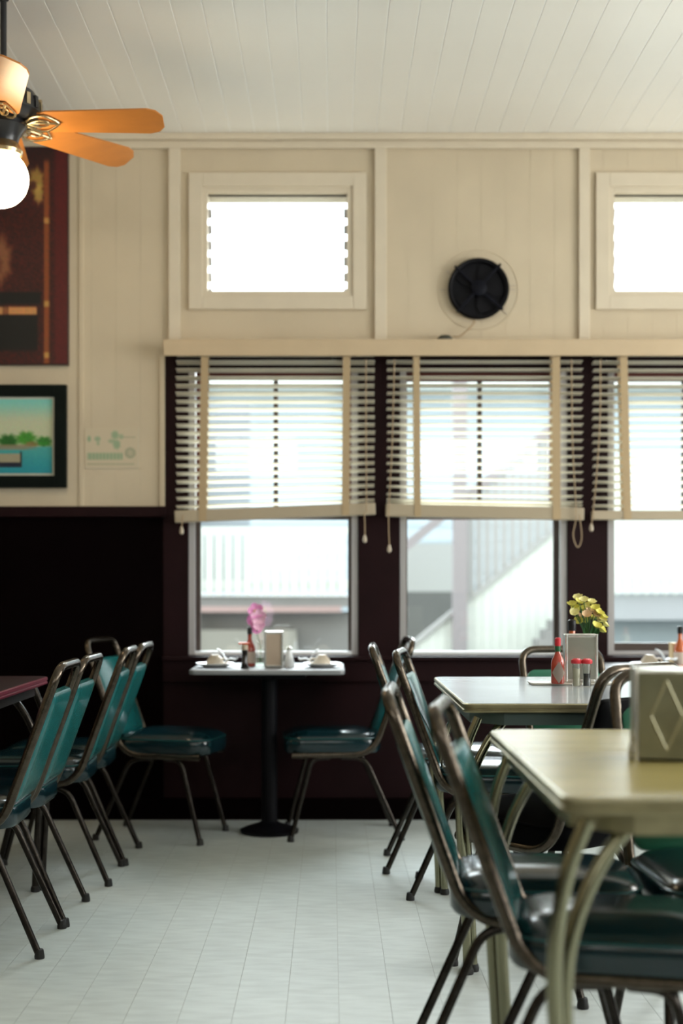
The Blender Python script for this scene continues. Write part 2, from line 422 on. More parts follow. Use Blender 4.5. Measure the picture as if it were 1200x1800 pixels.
def transom(n, a, b):
    casing = bmesh.new()
    rect_frame(casing, X(a-32), X(b+33), Z(545), Z(305), 24*p, WB-0.018, WB, bev=0.003)
    root = obj('window_%d' % n, casing, CREAMTRIM, kind='structure')
    inner = bmesh.new(); rect_frame(inner, X(a-10), X(b+10), Z(523), Z(328), 11*p, WB-0.008, WB+0.13, bev=0.002)
    obj('jamb', inner, CREAMTRIM, root)
    obj('head_stop', BX(X(a), X(b), WB+0.02, WB+0.05, Z(340), Z(335)), CREAMTRIM, root)
    ns = 6; zb, zt = Z(514), Z(345); h = (zt-zb)/ns
    for k in range(ns):
        bmg = bmesh.new(); zc = zb+(k+0.5)*h
        M = Matrix.Translation((0, WB+0.075, zc)) @ Matrix.Rotation(math.radians(-62), 4, 'X')
        box(bmg, X(a)+0.004, X(b)-0.004, -0.045, 0.045, -0.002, 0.002); xf(bmg, M)
        lv = obj('glass_louver', bmg, GLASS, root)
        for xx in (X(a), X(b)-0.010):
            c = bmesh.new(); box(c, xx-0.008, xx+0.018, -0.012, 0.03, -0.006, 0.006); xf(c, Matrix.Translation((0, WB+0.05, zc-0.02)) @ Matrix.Rotation(math.radians(-62), 4, 'X'))
            obj('louver_clip', c, ALU, lv)
transom(4, 364, 611); transom(5, 1078, 1326)

# ---------------------------------------------------------------- venetian blinds
def blind(a, b, ytop, rail_l, rail_r, tapes, label, rh=20, cords=(), ns=19, bunch=0, tilt_=14):
    d = 5.93; x0, x1 = X(a, d), X(b, d); w_ = x1-x0; xc = (x0+x1)/2
    root = thing('venetian_blind', label, 'blind', (xc, d, Z(ytop, d)), group='venetian blinds at the three tall windows')
    obj('head_rail', BX(-w_/2, w_/2, -0.022, 0.022, 0.0, 0.025), SLAT, root)
    zt = 0.0; L = H-(rail_l-rh/2-CY)*d/F-Z(ytop, d); R = H-(rail_r-rh/2-CY)*d/F-Z(ytop, d)
    me = None
    zb = (L+R)/2+0.018
    zs = [zt-0.012+(zb-zt)*k/(ns-1) for k in range(ns)]
    if bunch:
        pitch = (zt-zb-bunch*0.011)/(ns-bunch)
        zs = [zt-0.010-pitch*k for k in range(ns-bunch)]; zs += [zs[-1]-pitch*0.75-0.013*(k) for k in range(bunch)]
    ang = math.radians(tilt_)
    for k, z in enumerate(zs):
        if me is None:
            bm = bmesh.new(); N = 5; rows = []
            for i in range(N):
                t = i/(N-1)*2-1; y = t*0.024; zz = 0.002*(1-t*t)
                rows.append([bm.verts.new((sx*w_/2, y, zz+dz)) for sx in (-1, 1) for dz in (-0.0011, 0.0011)])
            for i in range(N-1):
                A, B = rows[i], rows[i+1]
                bm.faces.new((A[1], A[3], B[3], B[1])); bm.faces.new((A[0], B[0], B[2], A[2]))
                bm.faces.new((A[0], A[1], B[1], B[0])); bm.faces.new((A[2], B[2], B[3], A[3]))
            bm.faces.new((rows[0][0], rows[0][2], rows[0][3], rows[0][1])); bm.faces.new((rows[-1][0], rows[-1][1], rows[-1][3], rows[-1][2]))
            o = obj('slat', bm, SLAT, root, smooth=False); me = o.data
        else:
            o = bpy.data.objects.new('slat', me); C.objects.link(o); o.parent = root
        f = k/(ns-1); tilt = math.atan2((R-L), w_)*f**3
        o.location = (random.uniform(-.002, .002), 0, z); o.rotation_euler = (-ang+random.uniform(-.03, .03), -tilt, 0)
    s = math.atan2(R-L, w_)
    bm = BX(-w_/2-0.006, w_/2+0.004, -0.028, 0.028, -rh/2*d/F, rh/2*d/F, bev=0.005)
    br = obj('bottom_rail', bm, mat('tan_blind_rail', (0.40, 0.33, 0.23), 0.45), root); br.location = (0, 0, (L+R)/2); br.rotation_euler = (0, -s, 0)
    for (tx, tx2, tw) in tapes:
        xa, xb = X(tx, d)-xc, X(tx2, d)-xc; hw = tw/2*d/F
        zz = (L+R)/2+(R-L)*xa/w_-rh/2*d/F
        for yy in (-0.031, 0.031):
            bm = bmesh.new(); vs = []
            for (cx, zc) in ((xa, 0.015), (xb, zz)):
                for sx in (-hw, hw):
                    for dy in (0, 0.0015): vs.append(bm.verts.new((cx+sx, yy+dy, zc)))
            for f in ((0,1,3,2), (4,6,7,5), (0,4,5,1), (2,3,7,6), (0,2,6,4), (1,5,7,3)): bm.faces.new([vs[i] for i in f])
            obj('ladder_tape', bm, TAPE, root)
    for pts, tassel in cords:
        P = [(X(px_, d-0.045)-xc, -0.045, Z(py_, d-0.045)-Z(ytop, d)) for px_, py_ in pts]
        bm = bmesh.new(); tube(bm, spline(P, 6), 0.0028, 6); c = obj('pull_cord', bm, CORD, root, smooth=True)
        if tassel:
            e = P[-1]; bm = bmesh.new()
            lathe(bm, [(0.003, 0.012), (0.006, 0.008), (0.010, -0.008), (0.009, -0.018), (0.004, -0.024)], 12, e)
            obj('tassel', bm, BEIGE, c, smooth=True)
    return root
blind(310, 658, 619, 919, 905, [(361, 357, 13), (609, 607, 13)], 'cream venetian blind on the first tall window, sagging lower on its left end', rh=21, ns=21, tilt_=12,
      cords=[([(321, 905), (320, 918), (319, 930)], True), ([(640, 900), (641, 925), (641, 945)], True), ([(643, 632), (643, 760), (644, 900)], False)])
blind(680, 1023, 619, 908, 915, [(731, 733, 11), (975, 976, 14)], 'cream venetian blind on the middle window with a looped cord at right', rh=22, bunch=3, ns=22, tilt_=8,
      cords=[([(693, 632), (689, 780), (683, 900), (684, 962)], True), ([(1004, 632), (1006, 780), (1012, 900), (1007, 940), (1015, 962), (1022, 945), (1018, 905)], False)])
blind(1042, 1386, 619, 914, 914, [(1093, 1100, 13), (1336, 1336, 13)], 'cream venetian blind on the right-hand window cut by the photo edge', rh=16, ns=21, tilt_=10,
      cords=[([(1055, 632), (1054, 740), (1047, 850), (1039, 925)], True)])

# ---------------------------------------------------------------- porthole fan on the wall
fx, fz = X(841, 5.97), Z(507, 5.97)
rt = thing('exhaust_fan', 'round black exhaust fan mounted on the cream wall between the transoms', 'fan', (fx, WB, fz))
Rx = Matrix.Rotation(PI/2, 4, 'X')
bm = bmesh.new(); lathe(bm, [(0.127, 0.0), (0.138, 0.004), (0.140, 0.03), (0.132, 0.04), (0.122, 0.036), (0.120, 0.012), (0.0, 0.010)], 40); xf(bm, Rx)
obj('housing', bm, BLACKM, rt, smooth=True)
bm = bmesh.new(); lathe(bm, [(0.0, 0.012), (0.036, 0.012), (0.036, 0.045), (0.026, 0.052), (0.0, 0.053)], 24); xf(bm, Rx)
obj('motor', bm, mat('dark_motor', (0.004, 0.0045, 0.009), 0.6, spec=0.12), rt, smooth=True)
for k in range(4):
    a = k*PI/2+PI/4+0.05; bm = bmesh.new()
    box(bm, 0.03, 0.148, -0.006, 0.006, 0.036, 0.044, bev=0.002); xf(bm, Rx @ Matrix.Rotation(a, 4, 'Z')); obj('strut', bm, mat('dark_motor', (0.03,)*3), rt)
for k in range(5):
    a = k*2*PI/5; bm = bmesh.new()
    prism_xy(bm, [(0.03, -0.012), (0.075, -0.035), (0.112, -0.025), (0.114, 0.02), (0.07, 0.028), (0.03, 0.012)], 0.018, 0.021)
    xf(bm, Rx @ Matrix.Rotation(a, 4, 'Z')); obj('fan_blade', bm, BLACKM, rt)
rg = bmesh.new(); tube(rg, [(0.183*math.cos(t*2*PI/48), -0.001, 0.183*math.sin(t*2*PI/48)) for t in range(48)], 0.002, 6, closed=True)
obj('mounting_ring', rg, CREAM, rt, smooth=True)
for a in (0.0, 0.12, 2.6, PI, -0.7):
    bm = bmesh.new(); box(bm, 0.146, 0.172, -0.003, 0.003, 0.0, 0.004); xf(bm, Rx @ Matrix.Rotation(a, 4, 'Z')); obj('screw_tab', bm, BEIGE, rt)
so = obj('outlet_plug', xf(lathe(bmesh.new(), [(0.0, 0), (0.036, 0), (0.034, 0.012), (0.02, 0.020), (0.0, 0.022)], 24), Matrix.Identity(4)), mat('grey_green_plastic', (0.05, 0.05, 0.035), 0.6), smooth=True)
so.location = (X(783, 5.9), 5.94, ZV1+0.012); so.scale = (1, 0.7, 1.4)
so.location.z = Z(596, 5.88)+0.0
tag(so, 'low dark round power outlet on the valance ledge under the exhaust fan', 'outlet')
cb = bmesh.new()
tube(cb, spline([(X(833, 5.96), 5.965, Z(562, 5.96)), (X(832, 5.96), 5.96, Z(572)), (X(822, 5.95), 5.95, Z(583)), (X(806), 5.945, Z(591, 5.945)), (X(796, 5.94), 5.94, Z(594, 5.94)+0.006)], 6), 0.004, 8)
tag(obj('power_cord', cb, CORD, smooth=True), 'short brown power cord hanging from the exhaust fan', 'cord')

# ---------------------------------------------------------------- pictures
def picture_print(name, w_, h_, nx, ny, fn, parent, y=-0.001, m=None):
    bm = bmesh.new(); cl = bm.loops.layers.color.new('Col') if False else None
    g = [[bm.verts.new((w_*(i/nx), 0, -h_*(j/ny))) for i in range(nx+1)] for j in range(ny+1)]
    for j in range(ny):
        for i in range(nx): bm.faces.new((g[j][i], g[j+1][i], g[j+1][i+1], g[j][i+1]))
    me = bpy.data.meshes.new(name); bm.to_mesh(me); bm.free()
    ca = me.color_attributes.new('Col', 'FLOAT_COLOR', 'POINT'); k = 0
    for j in range(ny+1):
        for i in range(nx+1):
            c = fn(i/nx, j/ny); ca.data[k].color = (*[pow(max(0, v)/255, 2.2) for v in c], 1); k += 1
    me.materials.append(print_mat()); o = bpy.data.objects.new(name, me); C.objects.link(o); o.parent = parent; o.location = (0, y, 0)
    return o
def sm(a, b, x_): 
    t = max(0, min(1, (x_-a)/(b-a))); return t*t*(3-2*t)
def lerp(a, b, t): return tuple(u+(v-u)*t for u, v in zip(a, b))
def blob(x_, y_, cx, cy, rx, ry):
    a = math.atan2((y_-cy)/ry, (x_-cx)/rx); e = 1+0.10*math.sin(a*7+cx)+0.06*math.sin(a*13+cy)
    return 1-sm(0.55, 1.25, math.hypot((x_-cx)/rx, (y_-cy)/ry)/e)

# large dark painting, x from -140 to 122 px, y 262..643
pa = thing('wall_painting', 'large dark red-brown painting with a bamboo-like pole above the harbour picture', 'painting', (X(-160), WB-0.004, Z(262)))
pw_, ph_ = X(122)-X(-160), Z(262)-Z(643)
obj('panel', BX(0, pw_, -0.028, 0.0, -ph_, 0, bev=0.002), mat('dark_red_edge', (0.03, 0.004, 0.003), 0.5), pa)
rr = random.Random(3)
def fpaint(u, v):
    px_ = -160+282*u; py_ = 262+381*v
    c = lerp((34, 8, 6), (84, 22, 14), rr.random())
    c = lerp(c, (30, 8, 8), sm(360, 200, py_)*0.8)
    c = lerp(c, (88, 12, 14), sm(96, 104, px_)*0.8)
    for (cx, cy, rx, ry, cc, k) in ((68, 322, 14, 24, (172, 138, 66), .85), (72, 345, 9, 18, (186, 150, 76), .8), (62, 330, 7, 9, (60, 20, 12), .8),
                                 (4, 460, 21, 44, (150, 100, 66), .8), (-3, 470, 12, 20, (90, 40, 26), .7), (-60, 400, 25, 60, (140, 96, 60), .7)):
        c = lerp(c, cc, k*blob(px_, py_, cx, cy, rx, ry))
    pole = (1-sm(3, 6, abs(px_-86)))*sm(280, 292, py_); node = max(1-sm(3, 7, abs(py_-q)) for q in (392, 538, 628))
    c = lerp(c, lerp((140, 74, 34), (200, 150, 80), node), pole*.9)
    if px_ < 76: c = lerp(c, (6, 4, 5), (1-sm(0, 3, abs(py_-528)-9)))
    if px_ < 71: c = lerp(c, (6, 4, 5), sm(555, 560, py_)*(1-sm(616, 624, py_)))
    if px_ < 68: c = lerp(c, (196, 138, 84), (1-sm(0, 3, abs(py_-550)-5))*(0.5 if 8 < px_ < 20 else 1))
    return tuple(q*(0.92+0.16*rr.random()) for q in c)
picture_print('painted_canvas', pw_-0.004, ph_-0.004, 150, 200, fpaint, pa, -0.0295)

hp = thing('harbour_picture', 'framed harbour picture with trees, boat and turquoise water in a black frame', 'picture', (X(-150), WB-0.004, Z(678)))
hw, hh = X(119)-X(-150), Z(678)-Z(858); t = 21*p
bm = bmesh.new(); rect_frame(bm, 0, hw, -hh, 0, t, -0.035, 0, bev=0.003); obj('picture_frame', bm, mat('black_wood_frame', (0.003, 0.006, 0.005), 0.6, spec=0.1), hp)
obj('mat_board', BX(t-0.002, hw-t+0.002, -0.020, 0.0, -hh+t-0.002, -t+0.002), mat('cream_mat_board', (0.55, 0.55, 0.46), 0.8), hp)
def fharb(u, v):
    px_ = -124+216*u; py_ = 702+134*v
    c = lerp((120, 196, 186), (186, 192, 160), sm(700, 745, py_))
    water = lerp((60, 150, 150), (20, 132, 150), sm(790, 835, py_)); water = lerp(water, (90, 176, 170), .3*(rr.random()))
    c = lerp(c, water, sm(785, 790, py_))
    for (cx, cy, rx, ry, cc) in ((16, 779, 18, 14, (30, 92, 26)), (47, 773, 18, 13, (62, 132, 42)), (78, 779, 15, 10, (44, 118, 38)), (56, 784, 12, 6, (120, 110, 60)), (-40, 778, 40, 12, (36, 100, 34)), (-95, 780, 30, 10, (50, 120, 40))):
        if py_ < 788: c = lerp(c, tuple(q*(0.7+0.6*rr.random()) for q in cc), blob(px_, py_, cx, cy, rx, ry))
    if 784 < py_ < 793: c = lerp(c, (140, 120, 96), (1-sm(40, 75, px_))*.8)
    if -60 < px_ < 40:
        if 800 < py_ < 816: c = lerp(c, (168, 150, 120), .9)
        if 816 <= py_ < 825: c = (20, 28, 48)
        if 36 < px_ and 796 < py_: c = (30, 34, 40) if py_ < 824 else c
    return tuple(q*(0.95+0.1*rr.random()) for q in c)
picture_print('printed_scene', hw-2*t-8*p, hh-2*t-8*p, 200, 130, fharb, hp, -0.0215).location = (t+4*p, -0.0215, -t-4*p)
cd = thing('faded_poster', 'small faded card with pale green print taped to the cream wall', 'poster', (X(149), WB-0.0015, Z(752)))
cw, ch = X(244)-X(149), Z(752)-Z(824)
obj('card', BX(0, cw, -0.002, 0.0015, -ch, 0), mat('faded_card', (0.56, 0.51, 0.40), 0.7), cd)
def fcard(u, v):
    px_ = 149+95*u; py_ = 752+72*v; c = (196, 182, 156)
    g = (128, 156, 124)
    for (cx, cy, rx, ry, k) in ((157, 772, 3.5, 6, .8), (172, 772, 6, 5, .7), (173, 780, 3, 4, .6), (203, 765, 7, 8, .8), (206, 782, 7, 9, .8), (214, 768, 5, 5, .6), (197, 776, 7, 4, .6)):
        c = lerp(c, g, k*blob(px_, py_, cx, cy, rx, ry))
    if 153 < px_ < 217: c = lerp(c, g, .9*(1-sm(4, 8, abs(py_-803)))*(0.75+.25*math.sin(px_)))
    d_ = math.hypot(px_-230, py_-797); c = lerp(c, (136, 142, 118), .6*(1-sm(2, 4, abs(d_-7)))+.4*blob(px_, py_, 230, 797, 4, 3))
    if 153 < px_ < 238 and abs(py_-817) < 2: c = lerp(c, (150, 150, 126), .6)
    if 218 < px_ < 240 and abs(py_-769) < 1.5: c = lerp(c, (150, 150, 126), .5)
    return c
picture_print('faded_print', cw-0.003, ch-0.003, 95, 72, fcard, cd, -0.0026)

# ---------------------------------------------------------------- ceiling fan
FD = 4.6; hx, hz = X(4, FD), Z(214, FD)
fan = thing('ceiling_fan', 'ceiling fan with orange wooden blades hanging at the left edge', 'ceiling fan', (hx, FD, 0))
BRASS = mat('antique_brass', (0.55, 0.42, 0.24), 0.25, metal=0.9, noise=0.3, nscale=30)
DKM = mat('black_fan_enamel', (0.012, 0.012, 0.014), 0.3)
WOOD = mat('orange_fan_blade_wood', (0.60, 0.22, 0.045), 0.36, noise=0.12, nscale=6, stretch=(1, 3, 1), spec=0.5)
bm = bmesh.new(); tube(bm, [(0.004, 0, hz+0.12), (0.004, 0, CZ-0.008)], 0.0115, 14); obj('down_rod', bm, DKM, fan, smooth=True)
bm = bmesh.new(); lathe(bm, [(0.014, CZ-0.006), (0.022, CZ-0.004), (0.024, CZ)], 24); obj('canopy', bm, DKM, fan, smooth=True)
bm = bmesh.new(); lathe(bm, [(0.02, hz+0.13), (0.05, hz+0.12), (0.115, hz+0.10), (0.135, hz+0.06), (0.135, hz+0.03), (0.11, hz+0.008), (0.07, hz)], 32)
mo = obj('motor_housing', bm, DKM, fan, smooth=True)
for k in range(20):
    a = k*2*PI/20; bm = bmesh.new(); box(bm, 0.128, 0.139, -0.008, 0.008, hz+0.035, hz+0.075); xf(bm, Matrix.Rotation(a, 4, 'Z')); obj('vent_fin', bm, DKM if k % 2 else BRASS, mo)
bm = bmesh.new(); lathe(bm, [(0.08, hz), (0.085, hz-0.02), (0.06, hz-0.055), (0.055, hz-0.075)], 24); obj('switch_housing', bm, DKM, fan, smooth=True)
gz = Z(314, FD); gr = 0.1015
bm = bmesh.new(); lathe(bm, [(0.045, gz+0.135), (0.06, gz+0.12), (0.072, gz+0.095), (0.068, gz+0.082), (0.055, gz+0.078)], 28); obj('light_collar', bm, BRASS, fan, smooth=True)
bm = bmesh.new(); bmesh.ops.create_uvsphere(bm, u_segments=32, v_segments=20, radius=gr); xf(bm, Matrix.Translation((-0.01, 0, gz)))
gl = obj('globe_shade', bm, mat('lit_opal_glass', (0.9, 0.8, 0.6), 0.3, emit=(1.0, 0.80, 0.50), estr=22.0), fan, smooth=True); gl['label'] = 'lit warm white glass globe'
for ang in (-73, 0, 48, 100, 190):
    M = Matrix.Rotation(math.radians(ang), 4, 'Z')
    P = Matrix.Translation((0, 0, hz)) @ Matrix.Rotation(math.radians(-19), 4, 'X')
    bl = bmesh.new(); pts = [(0.13, -0.045), (0.16, -0.055), (0.515, -0.068), (0.545, -0.058), (0.567, -0.030), (0.567, 0.026), (0.548, 0.050), (0.515, 0.060), (0.16, 0.052), (0.13, 0.042)]
    prism_xy(bl, pts, -0.003, 0.003, M @ P); obj('blade', bl, WOOD, fan)
    ir = bmesh.new()
    for s in (-1, 1):
        tube(ir, [M @ P @ Vector(q) for q in spline([(0.05, 0, 0.006), (0.085, 0.012*s, -0.006), (0.11, 0.034*s, -0.008), (0.15, 0.040*s, -0.007), (0.185, 0.018*s, -0.007), (0.20, 0, -0.007)], 5)], 0.005, 8)
        tube(ir, [M @ P @ Vector(q) for q in spline([(0.09, 0, -0.008), (0.125, 0.016*s, -0.008), (0.155, 0.012*s, -0.007), (0.165, 0, -0.007)], 4)], 0.004, 8)
    tube(ir, [M @ P @ Vector(q) for q in [(0.05, 0, 0.0), (0.205, 0, -0.007)]], 0.006, 8)
    obj('blade_bracket', ir, BRASS, fan, smooth=True)

# ---------------------------------------------------------------- chairs
def make_chair(name, label, pad, seatm, cat='chair', top=0.85):
    r = thing(name, label, cat)
    h = 0.152; tr = 0.0138
    bot = Vector((0.118, 0, 0.362)); tp = Vector((-0.055, 0, top-tr))
    pts = [(0.46, -h, 0.358), (0.118, -h, 0.362), (-0.055, -h, top-tr), (-0.055, h, top-tr), (0.118, h, 0.362), (0.46, h, 0.358)]
    bm = bmesh.new(); tube(bm, fillet(pts, [0.085, 0.062, 0.062, 0.085], 9), tr, 12); obj('back_frame', bm, PEWTER, r, smooth=True)
    for sx in (0, 1):
        for sy in (-1, 1):
            if sx == 0: q = [(0.25, sy*0.140, 0.348), (0.150, sy*0.146, 0.346), (0.0, sy*0.165, 0.006)]
            else: q = [(0.30, sy*0.140, 0.348), (0.375, sy*0.146, 0.346), (0.465, sy*0.165, 0.006)]
            bm = bmesh.new(); tube(bm, fillet(q, 0.05, 6), 0.0105, 10); lg = obj('leg', bm, LEGM, r, smooth=True)
            e = q[-1]; bm = bmesh.new(); lathe(bm, [(0.0145, 0.0), (0.015, 0.006), (0.0125, 0.022), (0.011, 0.026)], 12, (e[0], e[1], 0)); obj('foot_cap', bm, CAPM, lg, smooth=True)
    bm = bmesh.new()
    for xx in (0.25, 0.30): tube(bm, [(xx, -0.145, 0.348), (xx, 0.145, 0.348)], 0.009, 8)
    obj('cross_bar', bm, LEGM, r, smooth=True)
    v = (tp-bot).normalized(); yv = Vector((0, 1, 0)); nrm = v.cross(yv)   # nrm points forward/back
    zc = 0.600; tt = (zc-bot.z)/(tp.z-bot.z); cen = bot+(tp-bot)*tt
    M = Matrix(((v.x, yv.x, nrm.x, cen.x), (v.y, yv.y, nrm.y, cen.y), (v.z, yv.z, nrm.z, cen.z), (0, 0, 0, 1)))
    hl = 0.170; bm = bmesh.new()
    loft(bm, hl, h-tr+0.001, 0.03, [(0.008, -0.013), (0.0, -0.008), (0.0, 0.008), (0.006, 0.014), (0.03, 0.019), (0.06, 0.021)], 5, M)
    obj('backrest', bm, pad, r, smooth=True)
    bm = bmesh.new(); cx = 0.285
    loft(bm, 0.205, 0.163, 0.085, [(0.03, 0.362), (0.008, 0.366), (0.0, 0.378), (0.0, 0.415), (0.006, 0.432), (0.022, 0.446), (0.05, 0.456), (0.09, 0.463), (0.13, 0.465)], 8, None, (cx, 0))
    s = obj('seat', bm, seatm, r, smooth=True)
    bm = bmesh.new(); tube(bm, [(cx+a, b, 0.4275) for a, b in rrect(0.2035, 0.1615, 0.084, 8)], 0.0035, 6, closed=True); obj('piping', bm, PIPING if pad is not UNLITV else UNLITV, s, smooth=True)
    return r
G_L = 'stackable padded diner chairs'
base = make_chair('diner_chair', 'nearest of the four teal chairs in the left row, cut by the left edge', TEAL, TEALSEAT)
base['group'] = G_L
base.location = (-0.838, 3.925, 0); base.rotation_euler = (0, 0, PI+0.01)
dup(base, (-0.832, 4.275, 0), PI-0.01, 'second teal chair of the left row, touching the nearest one')
dup(base, (-0.795, 4.83, 0), PI+0.02, 'third teal chair of the left row, its seat catching a highlight')
dup(base, (-0.785, 5.175, 0), PI-0.015, 'farthest teal chair of the left row, before the booth table')
dup(base, (-0.95, 5.67, 0), math.radians(-14), 'teal chair facing right at the left side of the small window table')
dup(base, (0.285, 5.67, 0), PI+math.radians(4), 'teal chair facing left at the right side of the small window table')
dup(base, (0.215, 5.03, 0), math.radians(-3), 'teal chair farthest back along the left side of the grey-topped table')
dup(base, (0.297, 4.62, 0), math.radians(-9), 'teal chair with an open top loop at the near left of the grey-topped table')
dup(base, (0.186, 2.925, 0), math.radians(-5), 'second-nearest teal chair, at the far left corner of the yellow-topped table')
dup(base, (0.268, 2.55, 0), math.radians(-10), 'nearest large teal chair at the left side of the yellow-topped table')
gb = make_chair('diner_chair', 'green-backed chair behind the grey-topped table, facing the camera', GREENV, TEALSEAT); gb['group'] = G_L
gb.location = (0.86, 4.80, 0); gb.rotation_euler = (0, 0, -PI/2+math.radians(10))
dup(gb, (0.850, 3.165, 0), -PI/2+math.radians(2), 'green-backed chair partly hidden by the large napkin dispenser on the yellow table', 1.02)
bk = make_chair('diner_chair', 'dark-backed chair turned to the grey table, behind the large napkin dispenser', UNLITV, UNLITV); bk['group'] = G_L
bk.location = (0.772, 3.42, 0); bk.rotation_euler = (0, 0, math.radians(128)); bk.scale = (1.025,)*3

# ---------------------------------------------------------------- dinette tables
def dinette(name, label, x0, x1, y0, y1, topm, edgem, apronm, legm, seam=None, rr_=0.04, zt=0.75):
    xc, yc = (x0+x1)/2, (y0+y1)/2; r = thing(name, label, 'table', (xc, yc, 0)); hx_, hy_ = (x1-x0)/2, (y1-y0)/2
    spans = [(y0, y1)] if not seam else [(y0, seam-0.0018), (seam+0.0018, y1)]
    for (a, b) in spans:
        # leaf outline: rounded only at outer corners
        bm = bmesh.new(); full = len(spans) == 1
        def outline(ins):
            pts = []
            ha, hb = a-yc, b-yc
            for (cx_, cy_, a0, rnd) in ((hx_, hb, 0, full or b == y1), (-hx_, hb, PI/2, full or b == y1), (-hx_, ha, PI, full or a == y0), (hx_, ha, 1.5*PI, full or a == y0)):
                sx = 1 if cx_ > 0 else -1; sy = 1 if cy_ == hb else -1
                insy = ins if rnd else 0.0
                r0 = max(rr_-ins, 0.004) if rnd else 0.0004
                ccx = cx_-sx*(ins+r0); ccy = cy_-sy*(insy+r0)
                for i in range(7):
                    an = a0+PI/2*i/6; pts.append((ccx+r0*math.cos(an), ccy+r0*math.sin(an)))
            return pts
        def lof(bm, prof):
            rings = [[bm.verts.new((x_, y_, z_)) for x_, y_ in outline(i_)] for i_, z_ in prof]
            N = len(rings[0])
            for A, B in zip(rings, rings[1:]):
                for k in range(N): bm.faces.new((A[k], A[(k+1) % N], B[(k+1) % N], B[k]))
            bm.faces.new(rings[0][::-1]); bm.faces.new(rings[-1])
        lof(bm, [(0.002, zt-0.026), (0.0, zt-0.024), (0.0, zt-0.019), (0.003, zt-0.017), (0.003, zt-0.014), (0.0, zt-0.012), (0.0, zt-0.004), (0.003, zt-0.0012), (0.006, zt-0.001)])
        lf = obj('tabletop' if not seam or a == y0 else 'extension_leaf', bm, edgem, r, smooth=True)
        bm = bmesh.new(); lof(bm, [(0.006, zt-0.003), (0.006, zt-0.0004), (0.008, zt)]); obj('laminate_surface', bm, topm, lf, smooth=False)
    ap = bmesh.new(); i = 0.028; c = 0.085; zb = zt-0.062
    def oct_(ii): return [(hx_-ii, hy_-ii-c), (hx_-ii-c, hy_-ii), (-hx_+ii+c, hy_-ii), (-hx_+ii, hy_-ii-c), (-hx_+ii, -hy_+ii+c), (-hx_+ii+c, -hy_+ii), (hx_-ii-c, -hy_+ii), (hx_-ii, -hy_+ii+c)]
    o1, o2 = oct_(i), oct_(i+0.012)
    for k in range(8):
        j = (k+1) % 8
        prism_xy(ap, [o1[k], o1[j], o2[j], o2[k]], zb, zt-0.026)
    obj('apron', ap, apronm, r)
    for sx in (-1, 1):
        for sy in (-1, 1):
            cxx, cyy = sx*(hx_-0.0), sy*(hy_-0.05)
            def pt(dx, dy, z): return (cxx-sx*dx, cyy-sy*dy, z)
            A = spline([pt(0.045, 0.0, zb+0.02), pt(0.016, 0.0, zb-0.055), pt(-0.002, 0.0, zb-0.15), pt(-0.006, 0.0, 0.44), pt(0.002, 0.0, 0.30), pt(0.012, 0.0, 0.12), pt(0.016, 0.0, 0.008)], 6)
            B = spline([pt(0.135, 0.05, zb+0.02), pt(0.075, 0.04, zb-0.055), pt(0.032, 0.032, zb-0.15), pt(0.016, 0.028, 0.44), pt(0.02, 0.028, 0.30), pt(0.030, 0.028, 0.12), pt(0.034, 0.028, 0.008)], 6)
            bm = bmesh.new(); tube(bm, A, 0.0125, 12); tube(bm, B, 0.0125, 12)
            lg = obj('leg', bm, legm, r, smooth=True)
            bm = bmesh.new(); lathe(bm, [(0.016, 0), (0.017, 0.008), (0.0135, 0.02)], 12, A[-1][:2]+(0,)) if False else lathe(bm, [(0.016, 0), (0.017, 0.008), (0.0135, 0.02)], 12, (A[-1][0], A[-1][1], 0))
            lathe(bm, [(0.016, 0), (0.017, 0.008), (0.0135, 0.02)], 12, (B[-1][0], B[-1][1], 0)); obj('foot_cap', bm, CAPM, lg, smooth=True)
    return r
dinette('dinette_table', 'nearest table with yellow-olive laminate top, ribbed metal edge and seam', 0.352, 1.28, 1.975, 2.93, YTOP, BRASSY, BRASSY, CHROME, seam=2.564)
dinette('dinette_table', 'grey-white topped table with brass edge behind the nearest yellow one', 0.362, 1.30, 3.56, 4.62, GTOP, BRASSY, mat('grey_green_apron', (0.10, 0.14, 0.13), 0.35, metal=0.4), CHROME)
dinette('dinette_table', 'maroon-edged dark table at the left edge of the photo', -1.95, -1.0, 3.66, 4.66, RTOP, REDGE, mat('dark_apron', (0.01, 0.003, 0.004), 0.5), LEGM)

def window_table(x0, x1, y0, y1, label):
    zt = 0.722; r = thing('pedestal_table', label, 'table', ((x0+x1)/2, (y0+y1)/2, 0), group='small tables under the windows')
    hx_, hy_ = (x1-x0)/2, (y1-y0)/2; bm = bmesh.new()
    loft(bm, hx_, hy_, 0.03, [(0.003, zt-0.022), (0.0, zt-0.018), (0.0, zt-0.005), (0.005, zt-0.0008)], 5); tp_ = obj('tabletop', bm, mat('dull_steel_rim', (0.35, 0.35, 0.36), 0.4, metal=0.6), r, smooth=True)
    bm = bmesh.new(); loft(bm, hx_-0.006, hy_-0.006, 0.026, [(0, zt-0.003), (0.002, zt)], 5); obj('laminate_surface', bm, WTOP, tp_)
    bm = bmesh.new(); box(bm, -0.16, 0.16, -0.16, 0.16, zt-0.045, zt-0.022, bev=0.004); obj('mounting_plate', bm, BLACKM, r)
    bm = bmesh.new(); tube(bm, [(0, 0, 0.02), (0, 0, zt-0.04)], 0.034, 16); obj('pedestal', bm, BLACKM, r, smooth=True)
    bm = bmesh.new(); lathe(bm, [(0.125, 0.0), (0.128, 0.012), (0.10, 0.024), (0.05, 0.04), (0.034, 0.05)], 28); obj('base', bm, BLACKM, r, smooth=True)
    return r
window_table(X(331, 5.44), X(606, 5.44), 5.44, 5.935, 'small dark pedestal table under the first window with two place settings')
